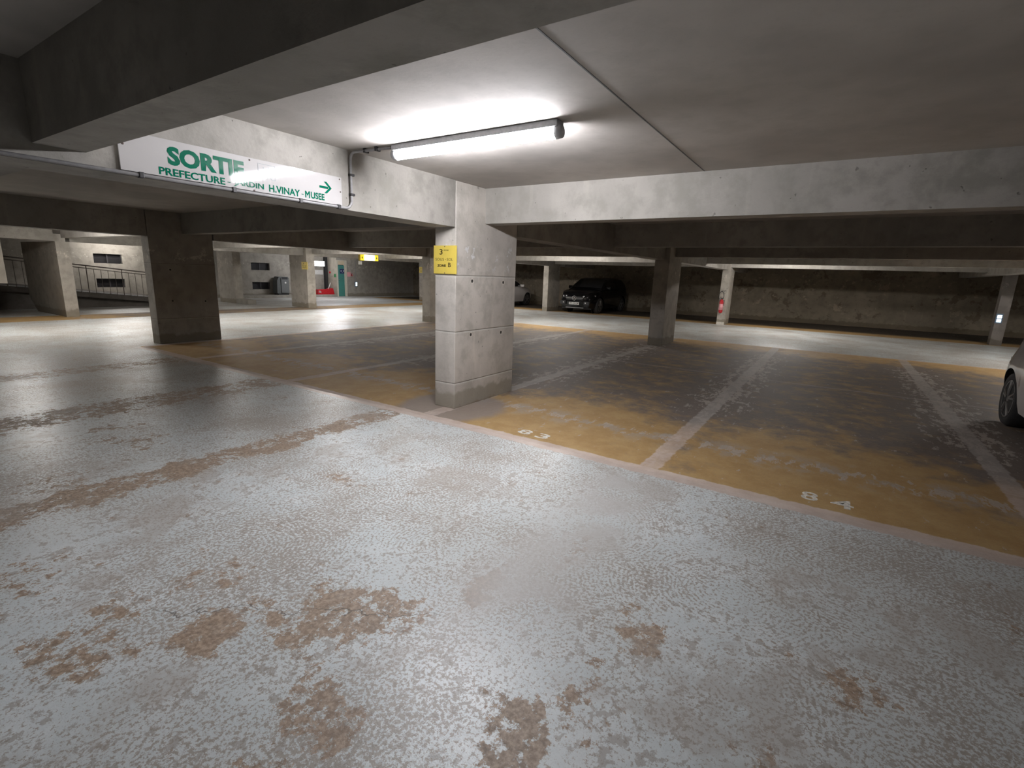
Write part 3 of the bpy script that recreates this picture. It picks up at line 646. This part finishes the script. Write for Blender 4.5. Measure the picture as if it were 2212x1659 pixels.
# ------------------------------------------------------------------ cars
def interp(tab, s):
    if s <= tab[0][0]: return tab[0][1]
    for (a, va), (b_, vb) in zip(tab, tab[1:]):
        if s <= b_:
            t = (s-a)/(b_-a); t = t*t*(3-2*t) if False else t
            return va+(vb-va)*t
    return tab[-1][1]
def car(loc, rz, label, L, Wd, paint, belt, roof, wheels, r, name='car', hood_in=.12, emblem=False, plate=None):
    """local: front at y=0, rear at y=L, x across, z up; wheels: y of the two axles"""
    t = empty(name, loc, label, 'car', None, rz)
    hw = Wd/2; arch = r*1.14
    # stations
    st = sorted(set([round(L*i/60, 3) for i in range(61)]+[round(wy+arch*math.cos(PI*j/14), 3) for wy in wheels for j in range(15)]))
    def halfw(s):
        a = min(1, max(0, s/.8)); c_ = min(1, max(0, (L-s)/.4))
        return hw*(1-.30*(1-a)**1.7)*(1-.12*(1-c_)**2)
    def zlow(s):
        z = .24+.06*max(0, 1-s/.25)+.08*max(0, 1-(L-s)/.3)
        for wy in wheels:
            d = abs(s-wy)
            if d < arch: z = max(z, r+math.sqrt(max(0, arch**2-d*d)))
        return z
    bm = BM(); rows = []
    K = 9
    for s in st:
        zl, zb, W_ = zlow(s), interp(belt, s), halfw(s)
        row = []
        for j in range(K+1):
            q = j/K; z = zl+(zb-zl)*q
            zz = max(0, min(1, (z-.25)/(zb-.25)))
            x = W_*(.955+.045*math.sin(PI*min(1, zz*1.15))) - W_*.07*max(0, zz-.72)**1.2*3
            if abs(z-.62*zb) < .12: x += .006
            row.append((x, z))
        # crown over the top to the centre line
        xe, ze = row[-1]
        for q in (.9, .7, .45, .2, 0): row.append((xe*q, ze+.045*(1-q*q)*min(1, s/.4, (L-s)/.3)))
        rows.append((s, row))
    grid = []
    for s, row in rows:
        y_ = s
        ring = [bm.verts.new((x, y_+(.10*((x/hw)**2) if s < .02 else 0), z)) for x, z in row]
        ring2 = [bm.verts.new((-x, y_+(.10*((x/hw)**2) if s < .02 else 0), z)) for x, z in row[:-1]][::-1]
        grid.append(ring+ring2)
    for a, b_ in zip(grid, grid[1:]):
        for j in range(len(a)-1): bm.faces.new((a[j], b_[j], b_[j+1], a[j+1]))
    for g in (grid[0], grid[-1]):
        bm.faces.new(g)
    bmesh.ops.recalc_face_normals(bm, faces=bm.faces[:])
    body = link('body', bm, paint, t, True)
    # underbody
    b = BM(); box(b, (-hw*.80, .25, .20), (hw*.80, L-.25, .62)); link('underbody', b, DARK, t)
    # greenhouse
    gs = sorted(set([roof[0][0]+(roof[-1][0]-roof[0][0])*i/26 for i in range(27)]+[a for a, _ in roof]))
    bm = BM(); G = []
    for s in gs:
        zb, zr_ = interp(belt, s)-.02, interp(roof, s); zr_ = max(zr_, zb+.004)
        W_ = halfw(s)*.93; tumble = .20*(zr_-zb)/.55
        row = []
        for q in (0, .25, .5, .75, .93): row.append((W_-tumble*q*q*.6-tumble*.4*q, zb+(zr_-zb)*q))
        xt = row[-1][0]
        for q in (.94, .7, .35, 0): row.append((xt*q, zr_+.03*(1-q*q)*min(1, (zr_-zb)/.3)))
        G.append([bm.verts.new((x, s, z)) for x, z in row]+[bm.verts.new((-x, s, z)) for x, z in row[:-1]][::-1])
    for a, b_ in zip(G, G[1:]):
        for j in range(len(a)-1): bm.faces.new((a[j], b_[j], b_[j+1], a[j+1]))
    bmesh.ops.recalc_face_normals(bm, faces=bm.faces[:])
    link('roof', bm, paint, t, True)
    # glass: side windows and windscreen
    def gpt(s, q, side, off=.008):
        zb, zr_ = interp(belt, s)-.02, interp(roof, s); zr_ = max(zr_, zb+.004); W_ = halfw(s)*.93; tumble = .20*(zr_-zb)/.55
        return (side*(W_-tumble*q*q*.6-tumble*.4*q+off), s, zb+(zr_-zb)*q)
    r0, r1 = roof[0][0], roof[-1][0]; peak = [a for a, z in roof if z > max(z_ for _, z_ in roof)-.12]
    w0, w1 = peak[0]-.35, peak[-1]+.25
    for side in (-1, 1):
        for (a, c_) in ((w0, (w0+w1)/2-.05), ((w0+w1)/2+.05, w1)):
            bm = BM(); g = [[bm.verts.new(gpt(a+(c_-a)*i/6, .12+.72*j/3, side)) for j in range(4)] for i in range(7)]
            for i in range(6):
                for j in range(3): bm.faces.new((g[i][j], g[i+1][j], g[i+1][j+1], g[i][j+1]))
            bmesh.ops.recalc_face_normals(bm, faces=bm.faces[:]); link('side_window', bm, GLASS, t, True)
    def screen(sa, sb, nm):
        bm = BM(); g = []
        for i in range(6):
            s = sa+(sb-sa)*i/5; z = max(interp(roof, s), interp(belt, s))+.028; W_ = halfw(s)*.93-.17*max(0, (z-interp(belt, s)))/.55-.07
            g.append([bm.verts.new((W_*(-1+2*j/8), s+(-.012 if nm == 'windscreen' else .012), z+.012-.028*(2*j/8-1)**2)) for j in range(9)])
        for i in range(5):
            for j in range(8): bm.faces.new((g[i][j], g[i][j+1], g[i+1][j+1], g[i+1][j]))
        bmesh.ops.recalc_face_normals(bm, faces=bm.faces[:]); link(nm, bm, GLASS, t, True)
    screen(r0+.08, peak[0]-.02, 'windscreen'); screen(r1-.05, peak[-1]+.05, 'rear_window')
    # wheels
    for wy in wheels:
        for side in (-1, 1):
            xo = side*(hw-.03)
            wh = bpy.data.objects.new('wheel', None); COL.objects.link(wh); wh.parent = t; wh.location = (xo, wy, r); wh.empty_display_size = .1
            s_ = side
            link('tyre', lathe(BM(), [(r*.70, -s_*.20), (r*.93, -s_*.21), (r, -s_*.18), (r, -s_*.03), (r*.93, s_*.005), (r*.70, 0)], (0, 0, 0), 36, 'x'), RUBBER, wh, True)
            bm = BM(); lathe(bm, [(r*.70, -s_*.006), (r*.70, s_*.004), (r*.64, s_*.004), (r*.64, -s_*.05)], (0, 0, 0), 36, 'x')
            bmesh.ops.delete(bm, geom=[f for f in bm.faces if len(f.verts) > 5], context='FACES')
            for kk in range(5):
                a = 2*PI*kk/5+.3
                for da in (-.16, .16):
                    p0 = (s_*-.004, r*.13*math.cos(a), r*.13*math.sin(a)); p1 = (s_*-.008, r*.67*math.cos(a+da), r*.67*math.sin(a+da))
                    tube(bm, [p0, p1], [.026, .018], 6)
            lathe(bm, [(r*.17, -s_*.03), (r*.17, s_*.0), (r*.12, s_*.008)], (0, 0, 0), 16, 'x')
            link('rim', bm, RIM, wh)
            link('brake_disc', lathe(BM(), [(r*.66, -s_*.10), (r*.66, -s_*.085)], (0, 0, 0), 24, 'x'), DARK, wh)
            bm = BM(); tube(bm, [(side*(hw-.30)-xo, 0, 0), (side*(hw-.32)-xo, 0, 0)], arch*1.0, 24)
            link('wheel_liner', bm, DARK, wh)
    # head lamps, grille, mirrors
    zb0 = interp(belt, .12)
    for side in (-1, 1):
        bm = BM(); pts = []
        for i in range(6):
            q = i/5; s = .02+.42*q*q; x = side*(halfw(s)*(.60+.395*q)+.004)
            pts.append(((x, s-.015*(1-q)+(.10*(x/hw)**2 if s < .03 else .02), zb0-.08+.03*q), (x, s-.015*(1-q)+(.10*(x/hw)**2 if s < .03 else .02), zb0-.22+.10*q)))
        v = [[bm.verts.new(p) for p in pr] for pr in pts]
        for a, b_ in zip(v, v[1:]): bm.faces.new((a[0], b_[0], b_[1], a[1]))
        bmesh.ops.recalc_face_normals(bm, faces=bm.faces[:]); bmesh.ops.solidify(bm, geom=bm.faces[:], thickness=.02)
        link('headlamp', bm, LENS, t, True)
        cs = roof[0][0]+.35
        mi = BM(); box(mi, (side*(hw-.06), cs, interp(belt, cs)+.02), (side*(hw+.16), cs+.10, interp(belt, cs)+.16), .03)
        link('mirror', mi, paint, t, True)
        for hy in ((w0+w1)/2-.18, w1-.25):
            mi = BM(); box(mi, (side*(hw-.02), hy, interp(belt, hy)-.14), (side*(hw+.022), hy+.16, interp(belt, hy)-.11), .006); link('door_handle', mi, paint, t, True)
    bm = BM(); box(bm, (-.42, -.005, zb0-.28), (.42, .03, zb0-.12), .01); gr = link('grille', bm, DARK, t)
    bm = BM(); box(bm, (-.44, -.015, zb0-.20), (.44, 0, zb0-.185)); link('grille_bar', bm, CHROME, gr)
    if emblem:
        bm = BM(); c0 = Vector((0, -.035, zb0-.19)); R_ = .10
        tube(bm, [c0+Vector((R_*math.cos(a), 0, R_*math.sin(a))) for a in [2*PI*i/24 for i in range(25)]], .009, 6, False)
        for a in (PI/2, PI/2+2*PI/3, PI/2+4*PI/3): tube(bm, [c0, c0+Vector((R_*math.cos(a), 0, R_*math.sin(a)))], [.016, .004], 6)
        link('emblem', bm, CHROME, gr, True)
        for side in (-1, 1):
            bm = BM(); box(bm, (side*.60-.14, .0, .40), (side*.60+.14, .08, .56), .02); link('air_intake', bm, DARK, t)
            bm = BM(); box(bm, (side*.56-.03, -.01, .46), (side*.56+.03, .01, .52), .01); link('fog_lamp', bm, CHROME, t)
        bm = BM(); box(bm, (-.45, .02, .245), (.45, .10, .275), .01); link('skid_plate', bm, METAL, t)
    if plate:
        bm = BM(); box(bm, (-.26, -.032, .40), (.26, -.018, .51), .003); pl = link('number_plate', bm, plain('plate_white', (.6, .6, .6), .4), t)
        link('lettering', text_bm(plate, (-.20, -.032, .42), (1, 0, 0), (0, 0, 1), .42, .07, .02), BLACKP, pl)
    return t
SUVB = [(0, .70), (.06, .86), (.25, .96), (.7, 1.02), (1.2, 1.08), (2.5, 1.09), (4.1, 1.12), (4.35, 1.08), (4.5, .95)]
SUVR = [(1.15, 1.09), (1.55, 1.36), (1.95, 1.57), (2.4, 1.63), (3.2, 1.63), (3.9, 1.56), (4.2, 1.36), (4.42, 1.06)]
car((-10.17, 20.78, 0), 0, 'black SUV with chrome grille parked nose out in the dark far bay', 4.5, 1.88, BPAINT, SUVB, SUVR, (.86, 3.62), .36, 'suv', emblem=True, plate='FT-118-LM')
HB = [(0, .62), (.06, .74), (.3, .86), (.75, .94), (1.15, 1.0), (2.5, 1.0), (3.8, 1.03), (4.1, .98), (4.3, .85)]
HR = [(1.1, 1.0), (1.5, 1.22), (1.9, 1.41), (2.4, 1.48), (3.1, 1.47), (3.6, 1.38), (3.9, 1.2), (4.12, .99)]
HB2 = [(0, .66), (.06, .82), (.25, .94), (.7, 1.06), (1.35, 1.12), (2.5, 1.10), (3.8, 1.1), (4.1, 1.05), (4.3, .9)]
HR2 = [(1.45, 1.13), (1.8, 1.32), (2.1, 1.5), (2.5, 1.56), (3.1, 1.55), (3.6, 1.46), (3.9, 1.3), (4.12, 1.06)]
car((2.80, 9.22, 0), PI, 'white car at the right edge of the view, front wheel beside the bay line', 4.3, 1.8, WPAINT, HB2, HR2, (.92, 3.5), .33)
car((-15.5, 24.72, 0), PI, 'white car in the far background, partly hidden behind the near pillar', 4.2, 1.8, WPAINT, HB, HR, (.85, 3.45), .34)
